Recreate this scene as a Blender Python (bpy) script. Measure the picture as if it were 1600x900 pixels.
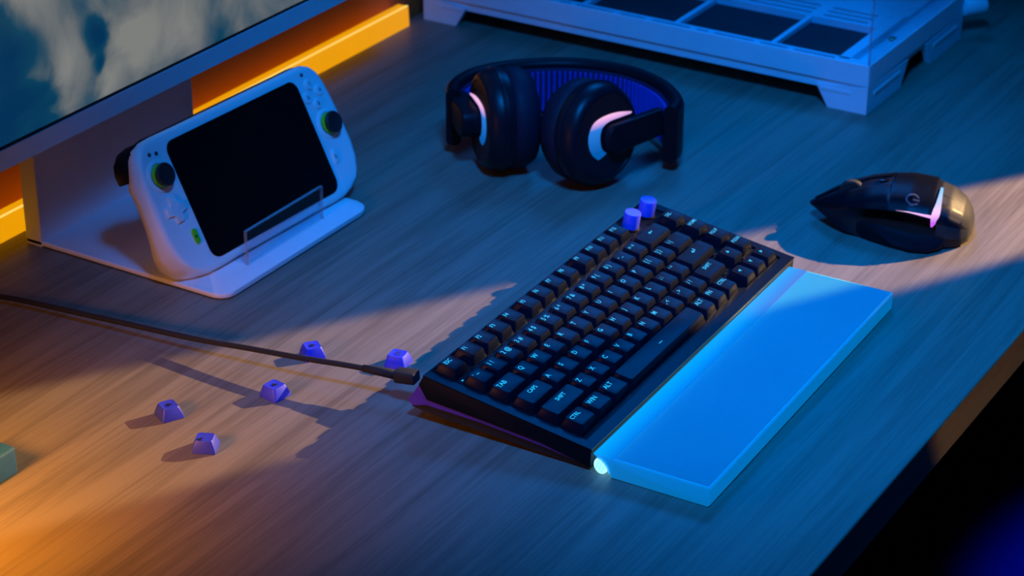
import bpy, bmesh, math, random
from mathutils import Vector, Matrix, Euler
random.seed(7)
for _o in list(bpy.data.objects):
    bpy.data.objects.remove(_o, do_unlink=True)
SC = bpy.context.scene
COL = SC.collection
PI = math.pi
R = math.radians

# ------------------------------------------------------------------ camera
cam_d = bpy.data.cameras.new('camera')
cam = bpy.data.objects.new('camera', cam_d)
COL.objects.link(cam)
cam.location = (-1.10984, -0.72765, 0.77557)
cam.rotation_mode = 'XYZ'
cam.rotation_euler = (Matrix.Rotation(R(-58.674), 4, 'Z') @ Matrix.Rotation(R(63.083), 4, 'X') @ Matrix.Rotation(R(0.1357), 4, 'Z')).to_euler()
cam_d.sensor_width = 36
cam_d.lens = 3497.6 / 1600 * 36
cam_d.clip_start = 0.05
cam_d.dof.use_dof = True
cam_d.dof.focus_distance = 1.48
cam_d.dof.aperture_fstop = 13
SC.camera = cam

# ------------------------------------------------------------------ view, world
SC.view_settings.view_transform = 'Standard'
SC.view_settings.look = 'None'
SC.view_settings.exposure = 0
SC.view_settings.gamma = 1
SC.cycles.use_denoising = True
SC.cycles.max_bounces = 8
SC.cycles.sample_clamp_indirect = 4
W = bpy.data.worlds.new('world')
SC.world = W
W.use_nodes = True
W.node_tree.nodes['Background'].inputs[0].default_value = (0.01, 0.06, 0.2, 1)
W.node_tree.nodes['Background'].inputs[1].default_value = 0.02

# ------------------------------------------------------------------ lights
def aim(o, p):
    o.rotation_euler = (Vector(p) - o.location).to_track_quat('-Z', 'Y').to_euler()

def area_light(name, loc, target, size, power, color):
    l = bpy.data.lights.new(name, 'AREA')
    l.shape = 'DISK'
    l.size = size
    l.energy = power
    l.color = color
    o = bpy.data.objects.new(name, l)
    COL.objects.link(o)
    o.location = loc
    aim(o, target)
    return o

def spot_light(name, loc, target, half_w, half_h, power, color, blend, radius, roll=0):
    l = bpy.data.lights.new(name, 'SPOT')
    l.energy = power
    l.color = color
    l.spot_size = 2 * half_h
    l.spot_blend = blend
    l.shadow_soft_size = radius
    o = bpy.data.objects.new(name, l)
    COL.objects.link(o)
    o.location = loc
    aim(o, target)
    o.scale = (math.tan(half_w) / math.tan(half_h), 1, 1)
    if roll:
        o.rotation_euler = (o.rotation_euler.to_matrix() @ Matrix.Rotation(roll, 3, 'Z')).to_euler()
    return o

# blue ceiling lamp over the front of the desk
spot_light('blue_lamp', (-0.26, -0.31, 1.15), (0.36, -0.06, 0), R(27), R(27), 104.0, (0.0, 0.23, 1.0), 1.0, 0.11)
# softer blue lamp high at the back right, over the computer case
spot_light('blue_back_lamp', (1.0, 0.26, 0.82), (0.42, -0.14, 0), R(31), R(31), 25.0, (0.0, 0.23, 1.0), 1.0, 0.17)
# narrow warm beam from the right
spot_light('warm_beam', (1.762, -0.964, 0.79), (0.218, -0.031, 0.0), R(2.3), R(22), 460.0, (1.0, 0.62, 0.27), 0.25, 0.009)
# orange lamp beyond the left edge of the frame
spot_light('orange_lamp', (-0.375, 0.200, 0.14), (-0.248, 0.180, 0.0), R(48), R(48), 5.7, (1.0, 0.34, 0.02), 1.0, 0.035)
# added warm fill from an unseen spot, reaching only the desk's front edge
spot_light('edge_fill_light', (1.1, -1.1, -0.6), (0.62, -0.291, -0.015), R(17.7), R(17), 5.0, (1.0, 0.5, 0.1), 0.05, 0.01)

# added unseen blue spot that makes the patch of blue on the floor
spot_light('floor_patch_light', (1.02, -0.53, 0.6), (1.12, -0.28, -0.73), R(13), R(13), 70.0, (0.0, 0.02, 1.0), 0.8, 0.05)

# ------------------------------------------------------------------ materials
def nd(t, kind, **kw):
    n = t.nodes.new(kind)
    for k, v in kw.items():
        setattr(n, k, v)
    return n

def mat(name, col, rough=0.5, metal=0.0, var=0.08, scale=60.0, bump=0.0, emit=None, strength=0.0, spec=0.5):
    """principled material whose colour and roughness wander with a noise"""
    m = bpy.data.materials.new(name)
    m.use_nodes = True
    t = m.node_tree
    b = t.nodes['Principled BSDF']
    tc = nd(t, 'ShaderNodeTexCoord')
    nz = nd(t, 'ShaderNodeTexNoise')
    nz.inputs['Scale'].default_value = scale
    nz.inputs['Detail'].default_value = 4
    t.links.new(tc.outputs['Object'], nz.inputs['Vector'])
    rp = nd(t, 'ShaderNodeValToRGB')
    rp.color_ramp.elements[0].color = tuple(max(0, c * (1 - var)) for c in col) + (1,)
    rp.color_ramp.elements[1].color = tuple(min(1, c * (1 + var)) for c in col) + (1,)
    rp.color_ramp.elements[0].position = 0.3
    rp.color_ramp.elements[1].position = 0.7
    t.links.new(nz.outputs['Fac'], rp.inputs['Fac'])
    t.links.new(rp.outputs['Color'], b.inputs['Base Color'])
    b.inputs['Roughness'].default_value = rough
    b.inputs['Metallic'].default_value = metal
    b.inputs['Specular IOR Level'].default_value = spec
    if bump:
        bp = nd(t, 'ShaderNodeBump')
        bp.inputs['Strength'].default_value = bump
        bp.inputs['Distance'].default_value = 0.001
        t.links.new(nz.outputs['Fac'], bp.inputs['Height'])
        t.links.new(bp.outputs['Normal'], b.inputs['Normal'])
    if emit:
        b.inputs['Emission Color'].default_value = tuple(emit) + (1,)
        b.inputs['Emission Strength'].default_value = strength
    return m

def wood_mat(name, dark, light):
    m = bpy.data.materials.new(name)
    m.use_nodes = True
    t = m.node_tree
    b = t.nodes['Principled BSDF']
    tc = nd(t, 'ShaderNodeTexCoord')
    mp = nd(t, 'ShaderNodeMapping')
    mp.inputs['Scale'].default_value = (3.0, 60.0, 60.0)
    t.links.new(tc.outputs['Object'], mp.inputs['Vector'])
    n1 = nd(t, 'ShaderNodeTexNoise')
    n1.inputs['Scale'].default_value = 1.0
    n1.inputs['Detail'].default_value = 6
    n1.inputs['Roughness'].default_value = 0.65
    n1.inputs['Distortion'].default_value = 0.8
    t.links.new(mp.outputs['Vector'], n1.inputs['Vector'])
    mp2 = nd(t, 'ShaderNodeMapping')
    mp2.inputs['Scale'].default_value = (9.0, 420.0, 420.0)
    t.links.new(tc.outputs['Object'], mp2.inputs['Vector'])
    n2 = nd(t, 'ShaderNodeTexNoise')
    n2.inputs['Scale'].default_value = 1.0
    n2.inputs['Detail'].default_value = 3
    t.links.new(mp2.outputs['Vector'], n2.inputs['Vector'])
    mp3 = nd(t, 'ShaderNodeMapping')
    mp3.inputs['Scale'].default_value = (1.2, 9.0, 9.0)
    t.links.new(tc.outputs['Object'], mp3.inputs['Vector'])
    n3 = nd(t, 'ShaderNodeTexNoise')
    n3.inputs['Scale'].default_value = 1.0
    n3.inputs['Detail'].default_value = 2
    t.links.new(mp3.outputs['Vector'], n3.inputs['Vector'])
    a1 = nd(t, 'ShaderNodeMath', operation='MULTIPLY_ADD')
    a1.inputs[1].default_value = 0.45
    t.links.new(n2.outputs['Fac'], a1.inputs[0])
    t.links.new(n1.outputs['Fac'], a1.inputs[2])
    a2 = nd(t, 'ShaderNodeMath', operation='MULTIPLY_ADD')
    a2.inputs[1].default_value = 0.35
    t.links.new(n3.outputs['Fac'], a2.inputs[0])
    t.links.new(a1.outputs[0], a2.inputs[2])
    rp = nd(t, 'ShaderNodeValToRGB')
    rp.color_ramp.elements[0].color = dark + (1,)
    rp.color_ramp.elements[0].position = 0.72
    rp.color_ramp.elements[1].color = light + (1,)
    rp.color_ramp.elements[1].position = 1.06
    t.links.new(a2.outputs[0], rp.inputs['Fac'])
    t.links.new(rp.outputs['Color'], b.inputs['Base Color'])
    b.inputs['Roughness'].default_value = 0.48
    b.inputs['Specular IOR Level'].default_value = 0.35
    bp = nd(t, 'ShaderNodeBump')
    bp.inputs['Strength'].default_value = 0.15
    bp.inputs['Distance'].default_value = 0.0006
    t.links.new(a1.outputs[0], bp.inputs['Height'])
    t.links.new(bp.outputs['Normal'], b.inputs['Normal'])
    return m

def glow_mat(name, col, strength, col2=None, axis=2, lo=0, hi=1):
    """emissive surface; optionally runs between two colours along an object axis"""
    m = bpy.data.materials.new(name)
    m.use_nodes = True
    t = m.node_tree
    b = t.nodes['Principled BSDF']
    b.inputs['Base Color'].default_value = (0.01, 0.01, 0.01, 1)
    b.inputs['Emission Strength'].default_value = strength
    tc = nd(t, 'ShaderNodeTexCoord')
    if col2 is None:
        nz = nd(t, 'ShaderNodeTexNoise')
        nz.inputs['Scale'].default_value = 20
        t.links.new(tc.outputs['Object'], nz.inputs['Vector'])
        rp = nd(t, 'ShaderNodeValToRGB')
        rp.color_ramp.elements[0].color = tuple(c * 0.94 for c in col) + (1,)
        rp.color_ramp.elements[1].color = col + (1,)
        t.links.new(nz.outputs['Fac'], rp.inputs['Fac'])
    else:
        sp = nd(t, 'ShaderNodeSeparateXYZ')
        t.links.new(tc.outputs['Object'], sp.inputs[0])
        mr = nd(t, 'ShaderNodeMapRange')
        mr.inputs['From Min'].default_value = lo
        mr.inputs['From Max'].default_value = hi
        t.links.new(sp.outputs[axis], mr.inputs['Value'])
        rp = nd(t, 'ShaderNodeValToRGB')
        rp.color_ramp.elements[0].color = col + (1,)
        rp.color_ramp.elements[1].color = col2 + (1,)
        t.links.new(mr.outputs[0], rp.inputs['Fac'])
    t.links.new(rp.outputs['Color'], b.inputs['Emission Color'])
    return m

def clear_mat(name, tint=(1, 1, 1), rough=0.02, gloss=0.12, body=0.0):
    """thin clear sheet: see-through with a fresnel gloss"""
    m = bpy.data.materials.new(name)
    m.use_nodes = True
    t = m.node_tree
    out = t.nodes['Material Output']
    t.nodes.remove(t.nodes['Principled BSDF'])
    tr = nd(t, 'ShaderNodeBsdfTransparent')
    tr.inputs[0].default_value = tint + (1,)
    gl = nd(t, 'ShaderNodeBsdfGlossy')
    gl.inputs['Roughness'].default_value = rough
    lw = nd(t, 'ShaderNodeLayerWeight')
    lw.inputs[0].default_value = 0.5
    pw = nd(t, 'ShaderNodeMath', operation='POWER')
    pw.inputs[1].default_value = 4.0
    t.links.new(lw.outputs['Facing'], pw.inputs[0])
    mx = nd(t, 'ShaderNodeMixShader')
    ml = nd(t, 'ShaderNodeMath', operation='MULTIPLY_ADD')
    ml.inputs[1].default_value = 0.5
    ml.inputs[2].default_value = gloss * 0.1
    t.links.new(pw.outputs[0], ml.inputs[0])
    t.links.new(ml.outputs[0], mx.inputs[0])
    t.links.new(tr.outputs[0], mx.inputs[1])
    t.links.new(gl.outputs[0], mx.inputs[2])
    last = mx
    if body:
        df = nd(t, 'ShaderNodeBsdfDiffuse')
        df.inputs[0].default_value = (0.8, 0.8, 0.8, 1)
        m2 = nd(t, 'ShaderNodeMixShader')
        m2.inputs[0].default_value = body
        t.links.new(mx.outputs[0], m2.inputs[1])
        t.links.new(df.outputs[0], m2.inputs[2])
        last = m2
    t.links.new(last.outputs[0], out.inputs[0])
    return m

def acrylic_mat(name, col, glow, strength, rough):
    """edge-lit frosted acrylic: the sheet itself gives off the light fed in by the bar"""
    m = mat(name, col, rough, var=0.03, scale=12, emit=glow, strength=strength, spec=0.08)
    b = m.node_tree.nodes['Principled BSDF']
    b.inputs['Subsurface Weight'].default_value = 0.5
    b.inputs['Subsurface Radius'].default_value = (0.4, 0.8, 1)
    b.inputs['Subsurface Scale'].default_value = 0.014
    return m

SCREEN_CLOUDS = [(-0.1701, 0.193, 0.055, -0.22), (-0.079, 0.1887, 0.022, -0.26), (-0.0791, 0.1647, 0.014, -0.2), (-0.1782, 0.1362, 0.05, -0.22), (-0.1427, 0.1463, 0.03, -0.1), (-0.145, 0.2289, 0.05, 0.1), (-0.112, 0.1663, 0.04, 0.1), (-0.0164, 0.1611, 0.075, 0.13), (-0.0721, 0.1374, 0.028, 0.16), (0.0305, 0.1569, 0.05, 0.1), (0.1302, 0.1413, 0.05, -0.05), (-0.1466, 0.1678, 0.02, 0.05)]
def screen_mat(name):
    """lit display showing soft teal and cream clouds"""
    m = bpy.data.materials.new(name)
    m.use_nodes = True
    t = m.node_tree
    b = t.nodes['Principled BSDF']
    b.inputs['Base Color'].default_value = (0.01, 0.01, 0.01, 1)
    b.inputs['Roughness'].default_value = 0.25
    tc = nd(t, 'ShaderNodeTexCoord')
    mp = nd(t, 'ShaderNodeMapping')
    mp.inputs['Location'].default_value = (0.31, 0.0, 0.07)
    t.links.new(tc.outputs['Object'], mp.inputs['Vector'])
    nz = nd(t, 'ShaderNodeTexNoise')
    nz.inputs['Scale'].default_value = 14.0
    nz.inputs['Detail'].default_value = 5
    nz.inputs['Roughness'].default_value = 0.5
    nz.inputs['Distortion'].default_value = 0.5
    t.links.new(mp.outputs['Vector'], nz.inputs['Vector'])
    rp = nd(t, 'ShaderNodeValToRGB')
    e = rp.color_ramp.elements
    e[0].position = 0.30
    e[0].color = (0.0, 0.035, 0.11, 1)
    e[1].position = 0.70
    e[1].color = (0.25, 0.26, 0.24, 1)
    x = e.new(0.43); x.color = (0.003, 0.06, 0.12, 1)
    x = e.new(0.50); x.color = (0.05, 0.10, 0.14, 1)
    x = e.new(0.58); x.color = (0.15, 0.17, 0.18, 1)
    # the picture on the display: cloud noise plus a few soft light and dark cloud masses
    wob = nd(t, 'ShaderNodeVectorMath', operation='MULTIPLY_ADD')
    wob.inputs[1].default_value = (0.06, 0.0, 0.06)
    t.links.new(nz.outputs['Color'], wob.inputs[0])
    t.links.new(tc.outputs['Object'], wob.inputs[2])
    acc = nd(t, 'ShaderNodeMath', operation='MULTIPLY_ADD')
    acc.inputs[1].default_value = 0.75
    acc.inputs[2].default_value = 0.14
    t.links.new(nz.outputs['Fac'], acc.inputs[0])
    for cx, cz, rad, amt in SCREEN_CLOUDS:
        dv = nd(t, 'ShaderNodeVectorMath', operation='DISTANCE')
        dv.inputs[1].default_value = (cx + .03, -0.0385, cz + .03)
        t.links.new(wob.outputs[0], dv.inputs[0])
        mr = nd(t, 'ShaderNodeMapRange', interpolation_type='SMOOTHSTEP')
        mr.inputs['From Min'].default_value = 0
        mr.inputs['From Max'].default_value = rad
        mr.inputs['To Min'].default_value = amt
        mr.inputs['To Max'].default_value = 0
        t.links.new(dv.outputs['Value'], mr.inputs['Value'])
        ad = nd(t, 'ShaderNodeMath', operation='ADD')
        t.links.new(acc.outputs[0], ad.inputs[0])
        t.links.new(mr.outputs[0], ad.inputs[1])
        acc = ad
    t.links.new(acc.outputs[0], rp.inputs['Fac'])
    t.links.new(rp.outputs['Color'], b.inputs['Emission Color'])
    b.inputs['Emission Strength'].default_value = 0.8
    return m

M = dict(
    desk=wood_mat('oak_veneer', (0.150, 0.119, 0.088), (0.235, 0.192, 0.146)),
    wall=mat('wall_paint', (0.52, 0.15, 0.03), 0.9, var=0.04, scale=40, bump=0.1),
    floor=mat('dark_carpet', (0.05, 0.06, 0.16), 0.95, var=0.3, scale=300, bump=0.3),
    steel=mat('black_steel', (0.02, 0.02, 0.022), 0.45),
    white=mat('white_plastic', (0.78, 0.78, 0.78), 0.42, var=0.02),
    white_metal=mat('white_painted_metal', (0.76, 0.76, 0.77), 0.5, var=0.02),
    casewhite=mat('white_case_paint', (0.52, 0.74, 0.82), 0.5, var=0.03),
    mesh_slot_shade=mat('filter_mesh_and_slot_shade', (0.008, 0.009, 0.018), 0.7, var=0.3, scale=900),  # filter mesh; also the dark colour painted in for shade inside the slots
    black=mat('black_plastic', (0.004, 0.006, 0.010), 0.42, spec=0.12, var=0.15, scale=200),
    matte=mat('matte_black', (0.010, 0.010, 0.012), 0.6, var=0.15, scale=300),
    gloss=mat('gloss_black', (0.004, 0.004, 0.005), 0.2, spec=0.3),
    satin=mat('satin_black_shell', (0.005, 0.007, 0.013), 0.38, spec=0.24, var=0.05, scale=300),
    dome=mat('matte_dome', (0.055, 0.057, 0.064), 0.5, var=0.04, scale=300, spec=0.5),  # base lightened so the rear's broad highlight sits in the colour
    cap=mat('keycap_black', (0.003, 0.006, 0.014), 0.36, spec=0.11, var=0.06, scale=500),
    leather=mat('black_leatherette', (0.006, 0.010, 0.024), 0.6, spec=0.2, var=0.2, scale=400, bump=0.2),
    violet=mat('violet_plastic', (0.032, 0.048, 0.66), 0.5, var=0.04),
    purple=mat('purple_shell', (0.10, 0.03, 0.42), 0.45, var=0.08, scale=300),
    knob=mat('violet_knob', (0.06, 0.09, 0.80), 0.4, var=0.03),
    liner_base=mat('violet_liner_base', (0.008, 0.006, 0.05), 0.8),
    liner=mat('violet_liner', (0.075, 0.05, 0.44), 0.6, var=0.08, scale=300),
    teal=mat('teal_foam', (0.010, 0.095, 0.25), 0.7, var=0.1, scale=200, bump=0.1),
    green=mat('lime_plastic', (0.22, 0.62, 0.02), 0.35, var=0.04),
    ink=mat('dark_print', (0.006, 0.006, 0.02), 0.6),
    greyink=mat('grey_print', (0.05, 0.058, 0.08), 0.4),
    steelpin=mat('brass_pin', (0.35, 0.30, 0.2), 0.35, metal=0.8),
    braid=mat('braided_sleeve', (0.012, 0.011, 0.012), 0.8, var=0.5, scale=1500, bump=0.5),
    rubber=mat('rubber', (0.01, 0.01, 0.01), 0.8),
    legend=glow_mat('legend_glow', (0.015, 0.50, 1.0), 1.15),
    led=glow_mat('amber_strip', (1.0, 0.40, 0.002), 0.86),
    led_top=glow_mat('amber_strip_core', (1.0, 0.66, 0.14), 1.15),
    bar=glow_mat('light_bar', (0.22, 0.70, 1.0), 2.4),
    screen=screen_mat('cloud_screen'),
    glass=clear_mat('case_glass', (0.93, 0.96, 0.98), gloss=0.2),
    clear=clear_mat('clear_acrylic', (0.95, 0.97, 0.99), gloss=0.2, body=0.006),
    edge=clear_mat('acrylic_edge', (0.8, 0.85, 0.9), gloss=0.5, body=0.16),
    bar_falloff=glow_mat('bar_falloff_glow', (0.0, 0.18, 0.74), 1.0, (0.0, 0.38, 0.98), axis=1, lo=-.1338, hi=-.1200),  # falloff of the bar's light over the rest, put into the emission
    rest=acrylic_mat('frosted_acrylic', (0.05, 0.32, 0.44), (0.0, 0.22, 0.62), 0.62, 0.35),
    rest_pad=acrylic_mat('frosted_top', (0.03, 0.29, 0.36), (0.0, 0.16, 0.50), 0.10, 0.6),
)

# ------------------------------------------------------------------ mesh helpers
def obj(name, bm, m, parent=None, smooth=False, auto=None):
    me = bpy.data.meshes.new(name)
    bmesh.ops.recalc_face_normals(bm, faces=bm.faces)
    bm.to_mesh(me)
    bm.free()
    if m is not None:
        me.materials.append(m)
    if smooth:
        for p in me.polygons:
            p.use_smooth = True
    if auto is not None:
        for p in me.polygons:
            p.use_smooth = True
        me.set_sharp_from_angle(angle=R(auto))
    o = bpy.data.objects.new(name, me)
    COL.objects.link(o)
    if parent is not None:
        o.parent = parent
    return o

def tag(o, label=None, cat=None, group=None, kind=None):
    if label: o['label'] = label
    if cat: o['category'] = cat
    if group: o['group'] = group
    if kind: o['kind'] = kind
    return o

def thing(name, label, cat, loc=(0, 0, 0), rotz=0, group=None):
    o = bpy.data.objects.new(name, None)
    o.empty_display_size = 0.02
    COL.objects.link(o)
    o.location = loc
    o.rotation_euler = (0, 0, rotz)
    return tag(o, label, cat, group)

def box(bm, x0, x1, y0, y1, z0, z1, bev=0, seg=2, mx=None):
    vs = [bm.verts.new(v) for v in ((x0, y0, z0), (x1, y0, z0), (x1, y1, z0), (x0, y1, z0), (x0, y0, z1), (x1, y0, z1), (x1, y1, z1), (x0, y1, z1))]
    fs = [bm.faces.new([vs[i] for i in q]) for q in ((3, 2, 1, 0), (4, 5, 6, 7), (0, 1, 5, 4), (1, 2, 6, 5), (2, 3, 7, 6), (3, 0, 4, 7))]
    if bev:
        es = list({e for f in fs for e in f.edges})
        r = bmesh.ops.bevel(bm, geom=es, offset=bev, segments=seg, affect='EDGES', profile=0.5)
        vs = list({v for f in r['faces'] for v in f.verts} | {v for v in vs if v.is_valid})
    if mx is not None:
        for v in vs:
            v.co = mx @ v.co
    return vs

def prism(bm, poly, lo, hi, axis='Z', bev=0, seg=2, mx=None):
    """extrude a 2-D polygon between lo and hi along axis (X: poly is y,z; Y: x,z; Z: x,y)"""
    def P(p, h):
        return {'Z': (p[0], p[1], h), 'X': (h, p[0], p[1]), 'Y': (p[0], h, p[1])}[axis]
    a = [bm.verts.new(P(p, lo)) for p in poly]
    b = [bm.verts.new(P(p, hi)) for p in poly]
    n = len(poly)
    caps = [bm.faces.new(a[::-1]), bm.faces.new(b)]
    for i in range(n):
        bm.faces.new([a[i], a[(i + 1) % n], b[(i + 1) % n], b[i]])
    vs = a + b
    if bev:
        es = list({e for f in caps for e in f.edges})
        r = bmesh.ops.bevel(bm, geom=es, offset=bev, segments=seg, affect='EDGES', profile=0.5)
        vs = list({v for f in r['faces'] for v in f.verts} | {v for v in vs if v.is_valid})
    if mx is not None:
        for v in vs:
            v.co = mx @ v.co
    return vs

def loft(bm, rings, closed=True, cap0=True, cap1=True):
    V = [[bm.verts.new(p) for p in r] for r in rings]
    n = len(rings[0])
    for i in range(len(V) - 1):
        for j in range(n if closed else n - 1):
            k = (j + 1) % n
            bm.faces.new([V[i][j], V[i][k], V[i + 1][k], V[i + 1][j]])
    if cap0: bm.faces.new(V[0][::-1])
    if cap1: bm.faces.new(V[-1])
    return V

def rrect(w, h, r, n=6, cx=0, cy=0):
    pts = []
    for sx, sy, a0 in ((1, 1, 0), (-1, 1, 90), (-1, -1, 180), (1, -1, 270)):
        for i in range(n + 1):
            a = R(a0 + 90 * i / n)
            pts.append((cx + sx * (w / 2 - r) + r * math.cos(a), cy + sy * (h / 2 - r) + r * math.sin(a)))
    return pts

def circ(r, n=24, cx=0, cy=0):
    return [(cx + r * math.cos(2 * PI * i / n), cy + r * math.sin(2 * PI * i / n)) for i in range(n)]

def lathe(bm, prof, n=32, mx=None, su=1, sv=1):
    """profile of (radius, height) about Z"""
    rings = [[(r * su * math.cos(2 * PI * i / n), r * sv * math.sin(2 * PI * i / n), h) for i in range(n)] for r, h in prof]
    if mx is not None:
        rings = [[mx @ Vector(p) for p in r] for r in rings]
    return loft(bm, rings)

def spline(pts, n=10):
    P = [Vector(p) for p in pts]
    out = []
    for i in range(len(P) - 1):
        p0 = P[max(i - 1, 0)]; p1 = P[i]; p2 = P[i + 1]; p3 = P[min(i + 2, len(P) - 1)]
        for k in range(n):
            t = k / n
            out.append(0.5 * ((2 * p1) + (p2 - p0) * t + (2 * p0 - 5 * p1 + 4 * p2 - p3) * t * t + (3 * p1 - p0 - 3 * p2 + p3) * t ** 3))
    out.append(P[-1])
    return out

def tube(bm, path, r, n=12):
    rings = []
    up = Vector((0, 0, 1))
    for i, p in enumerate(path):
        d = (path[min(i + 1, len(path) - 1)] - path[max(i - 1, 0)]).normalized()
        s = d.cross(up).normalized()
        u = s.cross(d)
        rr = r(i / (len(path) - 1)) if callable(r) else r
        rings.append([p + s * rr * math.cos(2 * PI * k / n) + u * rr * math.sin(2 * PI * k / n) for k in range(n)])
    loft(bm, rings)

_txt = {}
def text_mesh(s, size):
    """flat lettering as a mesh, about one unit = size metres, centred on its origin"""
    key = (s, size)
    if key not in _txt:
        c = bpy.data.curves.new('lettering', 'FONT')
        c.body = s
        c.size = size
        c.align_x = 'LEFT'
        c.align_y = 'CENTER'
        c.resolution_u = 2
        c.offset = size * 0.012
        o = bpy.data.objects.new('lettering', c)
        COL.objects.link(o)
        dg = bpy.context.evaluated_depsgraph_get()
        me = bpy.data.meshes.new_from_object(o.evaluated_get(dg))
        bpy.data.objects.remove(o, do_unlink=True)
        bpy.data.curves.remove(c)
        _txt[key] = me
    return _txt[key]

# ================================================================== setting
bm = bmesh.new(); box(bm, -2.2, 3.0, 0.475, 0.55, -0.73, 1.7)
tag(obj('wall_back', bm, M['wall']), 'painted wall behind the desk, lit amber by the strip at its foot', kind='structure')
bm = bmesh.new(); box(bm, -2.2, 3.0, -2.0, 0.55, -0.78, -0.73)
tag(obj('floor', bm, M['floor']), 'dark floor below the front edge of the desk', kind='structure')

desk = thing('desk', 'long wooden desk with straight grain that carries everything in the picture', 'desk', (0.35, 0.09, 0))
bm = bmesh.new(); box(bm, -1.05, 1.15, -0.381, 0.375, -0.0315, 0.0, 0.0012, 2)
obj('desktop', bm, M['desk'], desk)
for x in (-0.95, 1.05):
    for y in (-0.25, 0.32):
        bm = bmesh.new(); box(bm, x - 0.03, x + 0.03, y - 0.03, y + 0.03, -0.82, -0.0315, 0.003)
        obj('leg', bm, M['steel'], desk)

# amber light strip at the foot of the wall
bm = bmesh.new()
prism(bm, [(0.4535, 0.0), (0.466, 0.0), (0.466, 0.0205), (0.4545, 0.0205)], -0.62, 0.634, 'X', 0.001)
strip = obj('light_strip', bm, M['led'])
tag(strip, 'glowing amber light strip along the back of the desk at the foot of the wall', 'lamp')
bm = bmesh.new(); box(bm, -0.62, 0.634, 0.4545, 0.4575, 0.0175, 0.0212, 0.001)
obj('diffuser', bm, M['led_top'], strip)

# ================================================================== monitor
mon = thing('monitor', 'large white-framed monitor showing pale clouds, on a white plate stand at upper left', 'monitor', (0.16, 0.40, 0))
def mb(x0, x1, y0, y1, z0, z1, **k):
    b = bmesh.new(); box(b, x0 - 0.16, x1 - 0.16, y0 - 0.40, y1 - 0.40, z0, z1, **k); return b
MX0, MX1, MZ0, MZ1 = -0.15, 0.47, 0.1155, 0.475
bm = bmesh.new()
for q in ((MX0, MX1, MZ0, MZ0 + 0.0155), (MX0, MX1, MZ1 - 0.006, MZ1), (MX0, MX0 + 0.006, MZ0 + 0.0155, MZ1 - 0.006), (MX1 - 0.006, MX1, MZ0 + 0.0155, MZ1 - 0.006)):
    box(bm, q[0] - 0.16, q[1] - 0.16, -0.04, -0.018, q[2], q[3])
obj('bezel', bm, M['white_metal'], mon)
bm = bmesh.new()
for q in ((MX0 + .006, MX1 - .006, MZ0 + .0155, MZ0 + .0180), (MX0 + .006, MX1 - .006, MZ1 - .0085, MZ1 - .006), (MX0 + .006, MX0 + .0085, MZ0 + .018, MZ1 - .0085), (MX1 - .0085, MX1 - .006, MZ0 + .018, MZ1 - .0085)):
    box(bm, q[0] - 0.16, q[1] - 0.16, -0.0388, -0.03, q[2], q[3])
obj('gasket', bm, M['gloss'], mon)
obj('screen', mb(MX0 + .0085, MX1 - .0085, 0.3615, 0.375, MZ0 + .018, MZ1 - .0085), M['screen'], mon)
obj('back_cover', mb(MX0 + .004, MX1 - .004, 0.381, 0.396, MZ0 + .004, MZ1 - .004, bev=.003), M['white_metal'], mon)
obj('stand_column', mb(0.060, 0.255, 0.4200, 0.4365, 0.0, 0.335, bev=.0008), M['white_metal'], mon)
obj('stand_arm', mb(0.11, 0.205, 0.3955, 0.4205, 0.27, 0.33, bev=.002), M['white_metal'], mon)
bm = bmesh.new()
pts = [(0.060, 0.4365)]
for i in range(9):
    a = R(180 + 90 * i / 8); pts.append((0.060 + 0.012 + 0.012 * math.cos(a), 0.2375 + 0.012 + 0.012 * math.sin(a)))
for i in range(9):
    a = R(270 + 90 * i / 8); pts.append((0.255 - 0.016 + 0.016 * math.cos(a), 0.2375 + 0.016 + 0.016 * math.sin(a)))
pts.append((0.255, 0.4365))
prism(bm, [(x - 0.16, y - 0.40) for x, y in pts], 0.0015, 0.0052, 'Z', 0.0006)
obj('stand_base', bm, M['white_metal'], mon, auto=30)
for x, y in ((0.075, 0.255), (0.235, 0.255), (0.075, 0.41), (0.235, 0.41)):
    bm = bmesh.new(); prism(bm, circ(0.006, 12, x - 0.16, y - 0.40), 0, 0.0016)
    obj('foot_pad', bm, M['rubber'], mon)

# ================================================================== acrylic console holder
hold = thing('console_holder', 'clear acrylic holder with an upright front lip, on the white stand plate', 'stand', (0.162, 0.2595, 0.0052))
bm = bmesh.new(); box(bm, -0.0495, 0.0495, -0.0042, -0.0017, 0.0, 0.0285, 0.0004)
lip = obj('front_lip', bm, M['clear'], hold)
bm = bmesh.new()
box(bm, -0.0495, 0.0495, -0.0043, -0.0016, 0.0285, 0.0291)
box(bm, -0.0501, -0.0495, -0.0043, -0.0016, 0.0, 0.0291)
box(bm, 0.0495, 0.0501, -0.0043, -0.0016, 0.0, 0.0291)
obj('polished_edge', bm, M['edge'], lip)
bm = bmesh.new(); box(bm, -0.0495, 0.0495, -0.0017, 0.026, 0.0, 0.0022, 0.0003)
obj('floor_plate', bm, M['clear'], hold)
bm = bmesh.new(); prism(bm, [(.0235, .0022), (.0262, .0022), (.0472, .0430), (.0445, .0435)], -0.0495, 0.0495, 'X', .0003)
obj('back_rest', bm, M['clear'], hold)

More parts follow.
